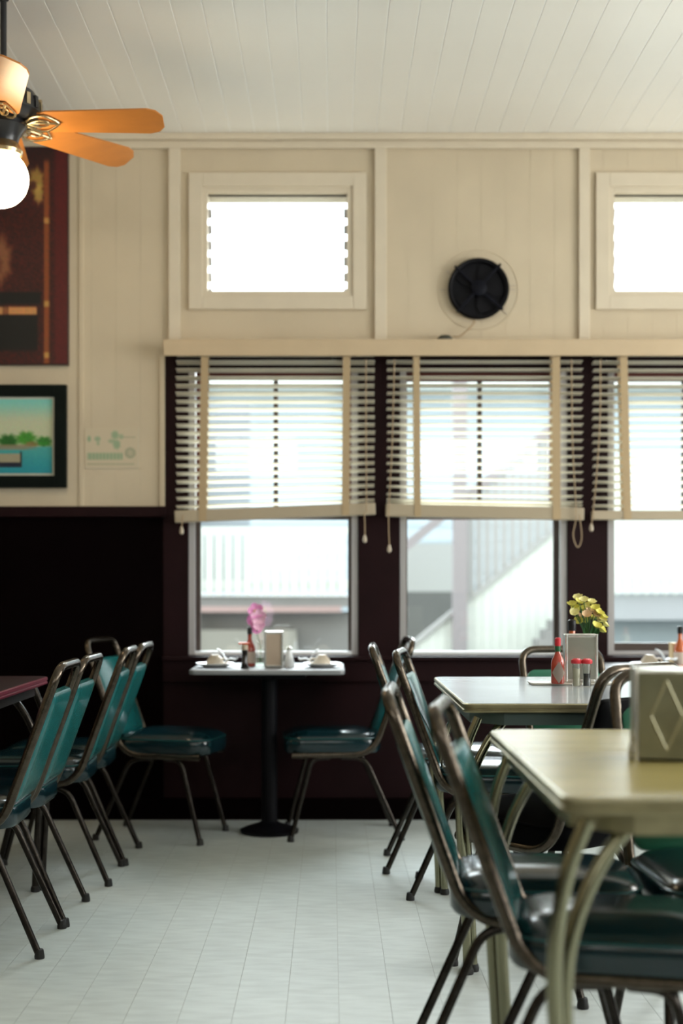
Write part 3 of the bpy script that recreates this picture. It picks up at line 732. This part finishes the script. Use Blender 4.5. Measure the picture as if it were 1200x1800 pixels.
window_table(X(1068, 5.44), X(1068, 5.44)+0.66, 5.44, 5.935, 'small table under the right-hand window, cut by the photo edge')

# ---------------------------------------------------------------- table things
def dispenser(label, loc, rz, w_, d_, h_, facem, diamond=False, rim=True):
    r = thing('napkin_dispenser', label, 'napkin holder', loc, rz)
    bm = BX(-w_/2, w_/2, -d_/2, d_/2, 0.004, h_, bev=0.006); obj('housing', bm, STEEL, r, smooth=True)
    for s in (-1, 1):
        y = s*d_/2
        if rim:
            bm = bmesh.new(); t = 0.009; rect_frame(bm, -w_/2, w_/2, 0.002, h_+0.002, t, min(y, y+s*0.006), max(y, y+s*0.006), bev=0.002); obj('face_rim', bm, STEELRIM, r)
            f = BX(-w_/2+t, w_/2-t, min(y, y+s*0.003), max(y, y+s*0.003), t, h_-t)
            obj('face_plate', f, facem, r)
        if diamond:
            f = BX(-w_/2+0.004, w_/2-0.004, min(y, y+s*0.002), max(y, y+s*0.002), 0.006, h_-0.006, bev=0.0008); fp = obj('face_plate', f, facem, r)
            bm = bmesh.new(); P = [(0, 0, h_*0.88), (0.028, 0, h_*0.50), (0, 0, h_*0.13), (-0.028, 0, h_*0.50)]
            P = [(a, y+s*0.002, c) for a, b, c in P]
            for k in range(4): tube(bm, [P[k], P[(k+1) % 4]], 0.0022, 6)
            obj('embossed_diamond', bm, mat('diamond_emboss', (0.36, 0.335, 0.22), 0.35, metal=0.85), fp, smooth=True)
    if diamond:
        bm = bmesh.new(); tube(bm, fillet([(-w_/2, y_, z_) for y_, z_ in ((-d_/2, 0.0), (-d_/2, h_), (d_/2, h_), (d_/2, 0.0))], 0.01, 4), 0.004, 8); obj('edge_bead', bm, STEELRIM, r, smooth=True)
        bm = bmesh.new(); tube(bm, fillet([(-w_/2-0.001, -d_/2+0.004, 0.05), (-w_/2-0.012, -d_/2+0.006, 0.02), (-w_/2-0.012, -d_/2+0.006, 0.002), (-w_/2, -d_/2+0.03, 0.002)], 0.008, 4), 0.003, 8); obj('wire_foot', bm, STEELRIM, r, smooth=True)
    bm = bmesh.new(); box(bm, -w_/2+0.008, w_/2-0.008, -d_/2+0.01, d_/2-0.01, 0.0, 0.005); obj('base_plate', bm, BLACKM, r)
    return r
OLIVE = mat('olive_tinted_steel_face', (0.30, 0.29, 0.19), 0.34, metal=0.85, noise=0.3, nscale=12, bump=0.08)
FACE2 = mat('grey_steel_face', (0.42, 0.42, 0.36), 0.3, metal=0.8, noise=0.15, nscale=15)
dispenser('large steel napkin dispenser with embossed diamond on the yellow table', (0.566+0.0525, 2.43, 0.75), math.radians(-9), 0.108, 0.105, 0.168, OLIVE, diamond=True, rim=False)
T2D = 4.24
dispenser('steel-framed napkin dispenser on the grey-topped table before yellow flowers', (X(1022, T2D), T2D+0.025, 0.757), math.radians(-3), 0.106, 0.05, 0.155, FACE2)
dispenser('tan-faced napkin dispenser on the small window table', (X(481, 5.6), 5.62, 0.722), 0, 0.080, 0.075, 0.152, mat('tan_dispenser_face', (0.42, 0.33, 0.25), 0.5))
# tray below the condiments
bm = bmesh.new(); loft(bm, 0.135, 0.05, 0.012, [(0.004, 0.0), (0.0, 0.003), (0.0, 0.007)], 4)
tr_ = obj('condiment_tray', bm, mat('cream_plastic_tray', (0.62, 0.58, 0.49), 0.4)); tr_.location = (X(1005, T2D), T2D+0.02, 0.7502); tag(tr_, 'flat cream tray under the condiments on the grey table', 'tray')

def bottle(name, label, cat, loc, s, sauce, label_m=None, cap=None, neckband=None, diamond=False, split=None, group=None):
    r = thing(name, label, cat, loc, 0, group)
    body = [(0.0, 0.0), (0.019, 0.0), (0.0205, 0.004), (0.0205, 0.062), (0.0185, 0.072), (0.010, 0.088), (0.0075, 0.096), (0.0072, 0.118)]
    bm = bmesh.new(); lathe(bm, [(a*s, z*s) for a, z in body], 20); obj('bottle_body', bm, sauce, r, smooth=True)
    if neckband:
        bm = bmesh.new(); lathe(bm, [(0.0085*s, 0.097*s), (0.0088*s, 0.113*s)], 16); obj('neck_band', bm, neckband, r, smooth=True)
    bm = bmesh.new(); lathe(bm, [(0.0088*s, 0.114*s), (0.0092*s, 0.122*s), (0.0092*s, 0.136*s), (0.006*s, 0.139*s)], 16); obj('bottle_cap', bm, cap, r, smooth=True)
    if label_m:
        bm = bmesh.new()
        if diamond:
            pts = []
            N = 10; rr0 = 0.0209*s
            for k in range(N+1):
                u = -1+2*k/N; hh_ = (1-abs(u))*0.032*s+0.001; a = -PI/2+u*1.05
                pts.append((rr0*math.cos(a), rr0*math.sin(a), 0.034*s-hh_, 0.034*s+hh_))
            vs = [(bm.verts.new((a, b, c)), bm.verts.new((a, b, d))) for a, b, c, d in pts]
            for A, B in zip(vs, vs[1:]): bm.faces.new((A[0], B[0], B[1], A[1]))
            ret = bmesh.ops.solidify(bm, geom=list(bm.faces), thickness=0.0005)
        else: lathe(bm, [(0.0208*s, 0.012*s), (0.0209*s, 0.013*s), (0.0209*s, 0.052*s), (0.0208*s, 0.053*s)], 20)
        obj('paper_label', bm, label_m, r)
    return r
RED = mat('red_sauce_glass', (0.36, 0.035, 0.015), 0.12, coat=0.6)
ORG = mat('orange_sauce_glass', (0.50, 0.10, 0.02), 0.12, coat=0.6)
DKS = mat('dark_soy_glass', (0.012, 0.008, 0.008), 0.1, coat=0.5)
LBL = mat('cream_paper_label', (0.55, 0.45, 0.38), 0.7)
REDC = mat('red_plastic', (0.55, 0.02, 0.03), 0.35); GRNC = mat('green_foil', (0.01, 0.09, 0.03), 0.35); ORC = mat('orange_plastic', (0.7, 0.10, 0.02), 0.4)
bottle('hot_sauce_bottle', 'red hot sauce bottle with green neck and diamond label on the grey table', 'bottle', (X(980, 4.2), 4.2, 0.757), 1.06, RED, LBL, REDC, GRNC, diamond=True)
bottle('sauce_bottle', 'black-capped orange bottle just behind the grey table dispenser', 'bottle', (X(1005, 4.36), 4.36, 0.7502), 1.50, ORG, LBL, mat('black_plastic', (0.01, 0.01, 0.012), 0.3), None)
bottle('hot_sauce_bottle', 'tall orange-necked sauce bottle on the right window table', 'bottle', (X(1195, 5.56), 5.56, 0.722), 1.28, ORG, LBL, mat('black_plastic', (0.01,)*3), None)
bottle('hot_sauce_bottle', 'slim red-necked sauce bottle on the small window table', 'bottle', (X(439, 5.66), 5.66, 0.722), 1.22, RED, LBL, mat('black_plastic', (0.01,)*3), None)
r = thing('soy_sauce_bottle', 'short black soy bottle with flat orange spout on the small window table', 'bottle', (X(430, 5.52), 5.52, 0.722))
bm = bmesh.new(); lathe(bm, [(0.018, 0), (0.019, 0.003), (0.012, 0.03), (0.013, 0.078)], 18); obj('bottle_body', bm, DKS, r, smooth=True)
bm = bmesh.new(); lathe(bm, [(0.014, 0.078), (0.014, 0.098), (0.008, 0.102)], 16); obj('collar', bm, BEIGE, r, smooth=True)
bm = bmesh.new(); box(bm, -0.026, 0.018, -0.012, 0.012, 0.102, 0.110, bev=0.003); obj('spout', bm, ORC, r)
r = thing('condiment_box', 'pale tan carton beside the bottle on the right window table', 'carton', (X(1183, 5.62), 5.62, 0.722))
bm = BX(-0.012, 0.014, -0.03, 0.03, 0, 0.098, bev=0.002); obj('carton', bm, mat('tan_card', (0.60, 0.45, 0.25), 0.7), r); obj('lid', BX(-0.013, 0.015, -0.031, 0.031, 0.098, 0.104, bev=0.001), mat('tan_card', (0.6, 0.45, 0.25)), r)

CLEAR = glass_mat('clear_shaker_glass', (0.93, 0.95, 0.93), 0.10, 0.05)
def shaker(label, loc, capm, fillm, s=1.0, rad=0.014, fill=0.5):
    r = thing('shaker', label, 'shaker', loc)
    bm = bmesh.new(); lathe(bm, [(rad, 0), (rad*1.1, 0.003), (rad*0.92, 0.03*s), (rad*1.15, 0.078*s)], 16); obj('glass_jar', bm, CLEAR, r, smooth=True)
    bm = bmesh.new(); lathe(bm, [(rad*0.9, 0.002), (rad*0.95, 0.004), (rad*0.85, 0.078*s*fill)], 14); obj('contents', bm, fillm, r, smooth=True)
    bm = bmesh.new(); lathe(bm, [(rad*1.3, 0.076*s), (rad*1.45, 0.08*s), (rad*1.4, 0.088*s), (rad*0.8, 0.093*s)], 18); obj('shaker_lid', bm, capm, r, smooth=True)
    return r
shaker('red-lidded pepper shaker, right of the two before the grey table dispenser', (X(1031, 4.15), 4.15, 0.757-0.0055), REDC, mat('black_pepper', (0.012, 0.011, 0.010), 0.8), 0.95, 0.0125, 0.55)
shaker('red-lidded salt shaker, left of the two before the grey table dispenser', (X(1013, 4.155), 4.155, 0.757-0.0055), REDC, mat('off_white_salt', (0.5, 0.46, 0.34), 0.8), 0.95, 0.0125, 0.75)
bm = bmesh.new(); lathe(bm, [(0, 0), (0.024, 0), (0.026, 0.006), (0.018, 0.04), (0.012, 0.06), (0.012, 0.075), (0.006, 0.085)], 18)
s1 = thing('shaker', 'squat white china shaker on the small window table, right of the dispenser', 'shaker', (X(508, 5.6), 5.6, 0.722)); obj('shaker_body', bm, WHITE, s1, smooth=True)
bm = bmesh.new(); lathe(bm, [(0.0125, 0.072), (0.013, 0.083), (0.005, 0.09)], 14); obj('shaker_lid', bm, STEELRIM, s1, smooth=True)

def setting(px_, y_, side, where):
    z = 0.722; x_ = X(px_, y_)
    r = thing('saucer', 'white saucer at '+where, 'saucer', (x_, y_, z)); 
    bm = bmesh.new(); lathe(bm, [(0.0, 0.001), (0.045, 0.0), (0.05, 0.003), (0.082, 0.016), (0.083, 0.019), (0.05, 0.008), (0.0, 0.006)], 30); obj('dish', bm, WHITE, r, smooth=True)
    bm = bmesh.new(); lathe(bm, [(0.036, 0.0), (0.040, 0.002), (0.040, 0.004), (0.030, 0.004)], 24); obj('foot_ring', bm, WHITE, r, smooth=True)
    c = thing('cup', 'upturned beige cup at '+where, 'cup', (x_, y_, z+0.0095))
    bm = bmesh.new(); lathe(bm, [(0.038, 0.0), (0.039, 0.004), (0.034, 0.022), (0.024, 0.036), (0.019, 0.040), (0.018, 0.044), (0.0, 0.044)], 24); obj('cup_body', bm, BEIGE, c, smooth=True)
    bm = bmesh.new(); tube(bm, spline([(side*0.036, 0, 0.008), (side*0.052, 0, 0.012), (side*0.05, 0, 0.026), (side*0.03, 0, 0.028)], 5), 0.004, 8); obj('cup_handle', bm, BEIGE, c, smooth=True)
    nk = bmesh.new(); rows = []
    xs_ = [(0.014, 0.056), (0.028, 0.050), (0.040, 0.036), (0.052, 0.016), (0.07, 0.022), (0.092, 0.019), (0.10, 0.024)]
    for (a, b) in xs_: rows.append([nk.verts.new((side*a, yy, b+dz)) for yy in (-0.03, 0.0) for dz in (0.0, 0.006)])
    for A, B in zip(rows, rows[1:]):
        for q in ((0, 1), (1, 3), (3, 2), (2, 0)): nk.faces.new((A[q[0]], A[q[1]], B[q[1]], B[q[0]]))
    nk.faces.new((rows[0][0], rows[0][2], rows[0][3], rows[0][1])); nk.faces.new((rows[-1][0], rows[-1][1], rows[-1][3], rows[-1][2]))
    o = obj('paper_napkin', nk, PAPER, smooth=True); o.location = (x_, y_-0.040, z+0.012); o.scale = (1.0, 1.3, 1.15); tag(o, 'folded white napkin at '+where, 'napkin')
setting(378, 5.60, 1, 'the left place of the small window table')
setting(566, 5.60, -1, 'the right place of the small window table')
setting(1141, 5.60, 1, 'the right-hand window table')

# vases and flowers
def vase(label, loc, h_):
    r = thing('bud_vase', label, 'vase', loc)
    bm = bmesh.new(); lathe(bm, [(0.020, 0), (0.023, 0.004), (0.021, h_*0.35), (0.011, h_*0.7), (0.015, h_)], 18); obj('vase_body', bm, CLEAR, r, smooth=True)
    bm = bmesh.new(); lathe(bm, [(0.018, 0.005), (0.020, 0.01), (0.019, h_*0.33)], 16); obj('water', bm, glass_mat('vase_water', (0.85, 0.9, 0.85), 0.05), r, smooth=True)
    return r
vase('clear glass bud vase behind the dispenser on the grey table', (X(1034, 4.40), 4.40, 0.7502), 0.13)
vase('clear glass vase with pink flower on the small window table', (X(457, 5.70), 5.70, 0.722), 0.115)
LEAF = mat('leaf_green', (0.03, 0.12, 0.03), 0.5)
YEL = [mat('yellow_green_petal', (0.74, 0.69, 0.16), 0.6), mat('pale_yellow_petal', (0.82, 0.76, 0.34), 0.6), mat('pinkish_yellow_petal', (0.70, 0.48, 0.27), 0.6)]
def petal(bm, c, dirv, L_, W_, up):
    d = dirv.normalized(); s = d.cross(up).normalized(); n_ = s.cross(d)
    P = [c, c+d*L_*.35+s*W_*.8+n_*L_*.08, c+d*L_*.8+s*W_+n_*L_*.18, c+d*L_+n_*L_*.15, c+d*L_*.8-s*W_+n_*L_*.18, c+d*L_*.35-s*W_*.8+n_*L_*.08]
    m1 = bm.verts.new(c+d*L_*.6+n_*L_*.02); vs = [bm.verts.new(q) for q in P]
    for k in range(6): bm.faces.new((m1, vs[k], vs[(k+1) % 6]))
fb = thing('flower_bunch', 'bunch of yellow-green flowers leaning out behind the grey table dispenser', 'flowers', (X(1034, 4.40), 4.40, 0.76))
rd = random.Random(11)
root_pt = Vector((0.0, 0, 0.10)); k = 0
for (px_, py_) in [(1012, 1072), (1006, 1066), (1019, 1062), (1026, 1058), (1015, 1054), (1034, 1068), (1024, 1074), (1038, 1078), (1045, 1072), (1030, 1084), (1021, 1088), (1042, 1090), (1050, 1080), (1056, 1086), (1052, 1094), (1060, 1100), (1048, 1104), (1054, 1110), (1030, 1096), (1037, 1062), (1018, 1096), (1046, 1084), (1010, 1080), (1058, 1094)]:
    dd = 4.40+rd.uniform(-.04, .04)
    c = Vector((X(px_, dd)-X(1034, 4.40), dd-4.40, Z(py_, dd)-0.76))
    bm = bmesh.new(); ax = (c-root_pt).normalized(); ax = (ax+Vector((rd.uniform(-.3, .3), -0.6, rd.uniform(-.2, .3)))).normalized()
    u = ax.cross(Vector((0, 0, 1))).normalized(); v = ax.cross(u)
    for j in range(6):
        a = j*PI/3+rd.random()*.4; petal(bm, c, (u*math.cos(a)+v*math.sin(a))+ax*0.7, rd.uniform(.020, .027), .010, ax)
    bl = obj('bloom', bm, YEL[rd.choice([0, 0, 0, 1, 1, 2])], fb)
    bm = bmesh.new(); tube(bm, spline([c, (c+root_pt)/2+Vector((0, 0, .015)), root_pt+Vector((rd.uniform(-.006, .006), 0, 0)), Vector((rd.uniform(-.006, .006), 0, 0.02))], 3), 0.0015, 5); obj('stem', bm, LEAF, bl, smooth=True)
for (a, b) in ((0.028, 0.16), (-0.02, 0.15), (0.012, 0.17)):
    bm = bmesh.new(); petal(bm, Vector((0, -0.01, 0.08)), Vector((a, -0.01, b-0.06)), 0.10, 0.009, Vector((0, -1, 0.2))); obj('leaf', bm, LEAF, fb)
pk = thing('pink_flower', 'single pink orchid-like flower in the vase on the small window table', 'flower', (X(457, 5.70), 5.70, 0.73))
PINK = mat('pink_petal', (0.80, 0.32, 0.62), 0.6); PINK2 = mat('pale_pink_petal', (0.85, 0.50, 0.68), 0.6)
for i, (px_, py_) in enumerate([(449, 1074), (455, 1085), (445, 1090), (455, 1098), (450, 1104)]):
    c = Vector((X(px_, 5.70)-X(457, 5.70), rd.uniform(-.01, .01), Z(py_, 5.70)-0.73)); bm = bmesh.new(); ax = Vector((rd.uniform(-.2, .2), -1, .1)).normalized()
    u = ax.cross(Vector((0, 0, 1))).normalized(); v = ax.cross(u)
    for j in range(5): a = j*2*PI/5+i; petal(bm, c, (u*math.cos(a)+v*math.sin(a))+ax*.3,   .040 if i < 2 else .030, .016, ax)
    obj('bloom', bm, PINK if i % 2 == 0 else PINK2, pk)
bm = bmesh.new(); tube(bm, spline([(0, 0, 0.01), (0.002, 0, 0.07), (-0.012, 0, 0.13), (-0.018, 0, 0.21)], 5), 0.002, 6); obj('stem', bm, LEAF, pk, smooth=True)
bm = bmesh.new(); tube(bm, [(-0.012, 0, 0.20), (-0.022, -0.01, 0.235)], [0.004, 0.007], 8); obj('bud', bm, YEL[0], pk, smooth=True)

# ---------------------------------------------------------------- outside
EXTW = mat('white_exterior_boards', (0.60, 0.63, 0.58), 0.7, noise=0.04)
EXTW_SHADE = mat('shade_greyed_stair_boards', (0.34, 0.34, 0.33), 0.7, noise=0.04)  # white boards in shade; the grey base colour carries that shade
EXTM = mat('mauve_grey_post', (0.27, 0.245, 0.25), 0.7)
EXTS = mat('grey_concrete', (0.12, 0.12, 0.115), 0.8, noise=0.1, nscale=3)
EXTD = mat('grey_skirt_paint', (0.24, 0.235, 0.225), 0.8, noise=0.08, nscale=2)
PINKL = mat('faded_pink_ledge', (0.38, 0.27, 0.25), 0.8)
SIDING = mat('pale_blue_white_siding', (0.42, 0.49, 0.53), 0.7, noise=0.03)
gd = obj('ground', BX(-40, 40, 6.3, 60, -0.5, -0.35), EXTS, kind='structure')
fb_ = thing('porch', 'white slatted porch railing on a grey deck outside the first window', 'porch', (0, 12, 0))
pd = 12.0; s_ = pd/F
n = 0; bm = bmesh.new()
def railing(root, pa_, pb, ybot, ytop, d, rail_ys, pitch=16.6, m=EXTW, bw_=12.6):
    k = pa_; meb = None; zb, zt = Z(ybot, d), Z(ytop, d); hb = bw_/2*d/F
    while k < pb:
        if meb is None:
            pts = [(-hb, zb+hb), (-hb*.7, zb+hb*.3), (0, zb), (hb*.7, zb+hb*.3), (hb, zb+hb), (hb, zt), (-hb, zt)]
            bmm = bmesh.new(); prism_xz(bmm, pts, -0.012, 0.012); o = obj('baluster', bmm, m, root); meb = o.data
        else: o = bpy.data.objects.new('baluster', meb); C.objects.link(o); o.parent = root
        o.location = (X(k, d), d-root.location.y, 0); k += pitch
    for (ya, yb) in rail_ys:
        obj('rail', BX(X(pa_-10, d), X(pb+4, d), d-root.location.y+0.013, d-root.location.y+0.05, Z(yb, d), Z(ya, d)), m, root)
railing(fb_, 285, 612, 1048, 938, pd, [(926, 938), (1020, 1036)])
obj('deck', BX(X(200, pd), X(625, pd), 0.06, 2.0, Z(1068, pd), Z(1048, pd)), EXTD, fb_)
obj('ledge', BX(X(200, pd), X(600, pd), 0.02, 0.3, Z(1076, pd), Z(1066, pd)), PINKL, fb_)
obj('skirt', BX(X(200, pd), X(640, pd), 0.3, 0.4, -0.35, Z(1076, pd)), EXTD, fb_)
obj('lower_step', BX(X(200, pd), X(520, pd), 0.1, 0.3, -0.35, Z(1108, pd)), mat('grey_tan_step', (0.26, 0.25, 0.215), 0.8), fb_)
obj('gap_darkening_panel', BX(X(280, pd), X(436, pd), 0.3, 0.34, Z(1040, pd), Z(700, pd)), mat('blue_grey_gap_tone', (0.22, 0.25, 0.28), 0.8), fb_)  # added panel in a shadowed doorway's tone, darkening gaps behind the left balusters
obj('post', BX(X(330, pd), X(345, pd), 0.06, 0.16, -0.35, Z(700, pd)), EXTW, fb_)
# second porch seen through the right-hand window
f2 = thing('porch', 'white boarded porch railing outside the right-hand window', 'porch', (3, 12, 0))
def rail2(root, pa_, pb, ybot, ytop, d):
    k = pa_; meb = None; zb, zt = Z(ybot, d), Z(ytop, d); hb = 7.6*d/F
    while k < pb:
        if meb is None:
            bmm = bmesh.new(); prism_xz(bmm, [(-hb, zb+hb), (0, zb), (hb, zb+hb), (hb, zt), (-hb, zt)], -0.012, 0.012); o = obj('baluster', bmm, EXTW, root); meb = o.data
        else: o = bpy.data.objects.new('baluster', meb); C.objects.link(o); o.parent = root
        o.location = (X(k, d)-root.location.x, d-root.location.y, 0); k += 17
rail2(f2, 1050, 1370, 1046, 800, pd)
obj('rail', BX(X(1042, pd)-3, X(1372, pd)-3, 0.013, 0.05, Z(1028, pd), Z(1012, pd)), EXTW, f2)
obj('deck', BX(X(1036, pd)-3, X(1400, pd)-3, 0.06, 2.0, Z(1090, pd), Z(1042, pd)), mat('pale_grey_deck', (0.36, 0.37, 0.38), 0.8), f2)
obj('skirt', BX(X(1036, pd)-3, X(1400, pd)-3, 0.3, 0.4, -0.35, Z(1090, pd)), mat('blue_grey_skirt', (0.27, 0.31, 0.32), 0.8), f2)
# outside stair
sd = 11.4
stt = thing('outdoor_stair', 'white boarded outdoor staircase rising to the right behind the middle window', 'staircase', (0, sd, 0))
zg = -0.35
def dz_(px_): return Z(1130-(px_-735)*195/240, sd)
meb = None; k = 640
while k < 1040:   # boards under the stringer
    a, b = k, k+15.4
    bmm = bmesh.new(); prism_xz(bmm, [(X(a, sd), zg), (X(b, sd), zg), (X(b, sd), max(zg+.02, dz_(b))), (X(a, sd), max(zg+.02, dz_(a)))], 0.0, 0.03); obj('side_board', bmm, EXTW, stt); k += 16
bmm = bmesh.new(); prism_xz(bmm, [(X(560, sd), dz_(560)), (X(1040, sd), dz_(1040)), (X(1040, sd), dz_(1040)+0.05), (X(560, sd), dz_(560)+0.05)], -0.03, 0.04); obj('stringer', bmm, EXTW_SHADE, stt)
k = 812
while k < 1060:
    hb = 6.2*sd/F; xc = X(k, sd); z0 = dz_(k)+0.05; z1 = z0+0.85
    bmm = bmesh.new(); prism_xz(bmm, [(xc-hb, z0-hb*.8), (xc+hb, z0+hb*.8), (xc+hb, z1+hb*.8), (xc-hb, z1-hb*.8)], 0.0, 0.02); obj('baluster', bmm, EXTW_SHADE, stt); k += 14.8
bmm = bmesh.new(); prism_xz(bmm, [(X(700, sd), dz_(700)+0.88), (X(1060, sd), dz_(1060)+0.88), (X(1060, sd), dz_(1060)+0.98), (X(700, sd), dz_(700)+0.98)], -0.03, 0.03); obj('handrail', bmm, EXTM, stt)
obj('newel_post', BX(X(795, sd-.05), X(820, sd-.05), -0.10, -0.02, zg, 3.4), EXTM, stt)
obj('landing_wall', BX(X(640, sd+1), X(797, sd+1), 1.0, 1.06, Z(1040, sd+1), Z(955, sd+1)), mat('light_grey_boards', (0.34, 0.345, 0.335), 0.8), stt)
obj('landing_skirt', BX(X(640, sd+1), X(797, sd+1), 1.0, 1.06, zg, Z(1040, sd+1)), EXTS, stt)
for i in range(5):
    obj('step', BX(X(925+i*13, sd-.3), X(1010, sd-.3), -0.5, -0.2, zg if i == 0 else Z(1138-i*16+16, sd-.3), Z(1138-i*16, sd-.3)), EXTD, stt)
# far building
hb_ = thing('far_building', 'pale blue-white building with lapped siding beyond the porches', 'building', (0, 17, 0))
fdz = 17.0; ztop = Z(692, fdz)
obj('wall', BX(-9, 13, 0.02, 4, zg, ztop), SIDING, hb_)
nb = 0; z = zg
mb = None
while z < ztop:
    if mb is None:
        bmm = bmesh.new(); a = [bmm.verts.new(v_) for v_ in ((-9, 0.0, 0), (13, 0.0, 0), (13, 0.018, 0.2), (-9, 0.018, 0.2), (-9, 0.03, 0), (13, 0.03, 0))]
        bmm.faces.new((a[0], a[1], a[2], a[3])); bmm.faces.new((a[0], a[4], a[5], a[1])); bmm.faces.new((a[4], a[3], a[2], a[5])); bmm.faces.new((a[0], a[3], a[4])); bmm.faces.new((a[1], a[5], a[2]))
        o = obj('siding_board', bmm, SIDING, hb_); mb = o.data
    else: o = bpy.data.objects.new('siding_board', mb); C.objects.link(o); o.parent = hb_
    o.location = (0, -0.012, z); z += 0.2
obj('eave', BX(-9.3, 13.3, -0.5, 4, ztop, ztop+0.10), EXTW, hb_)
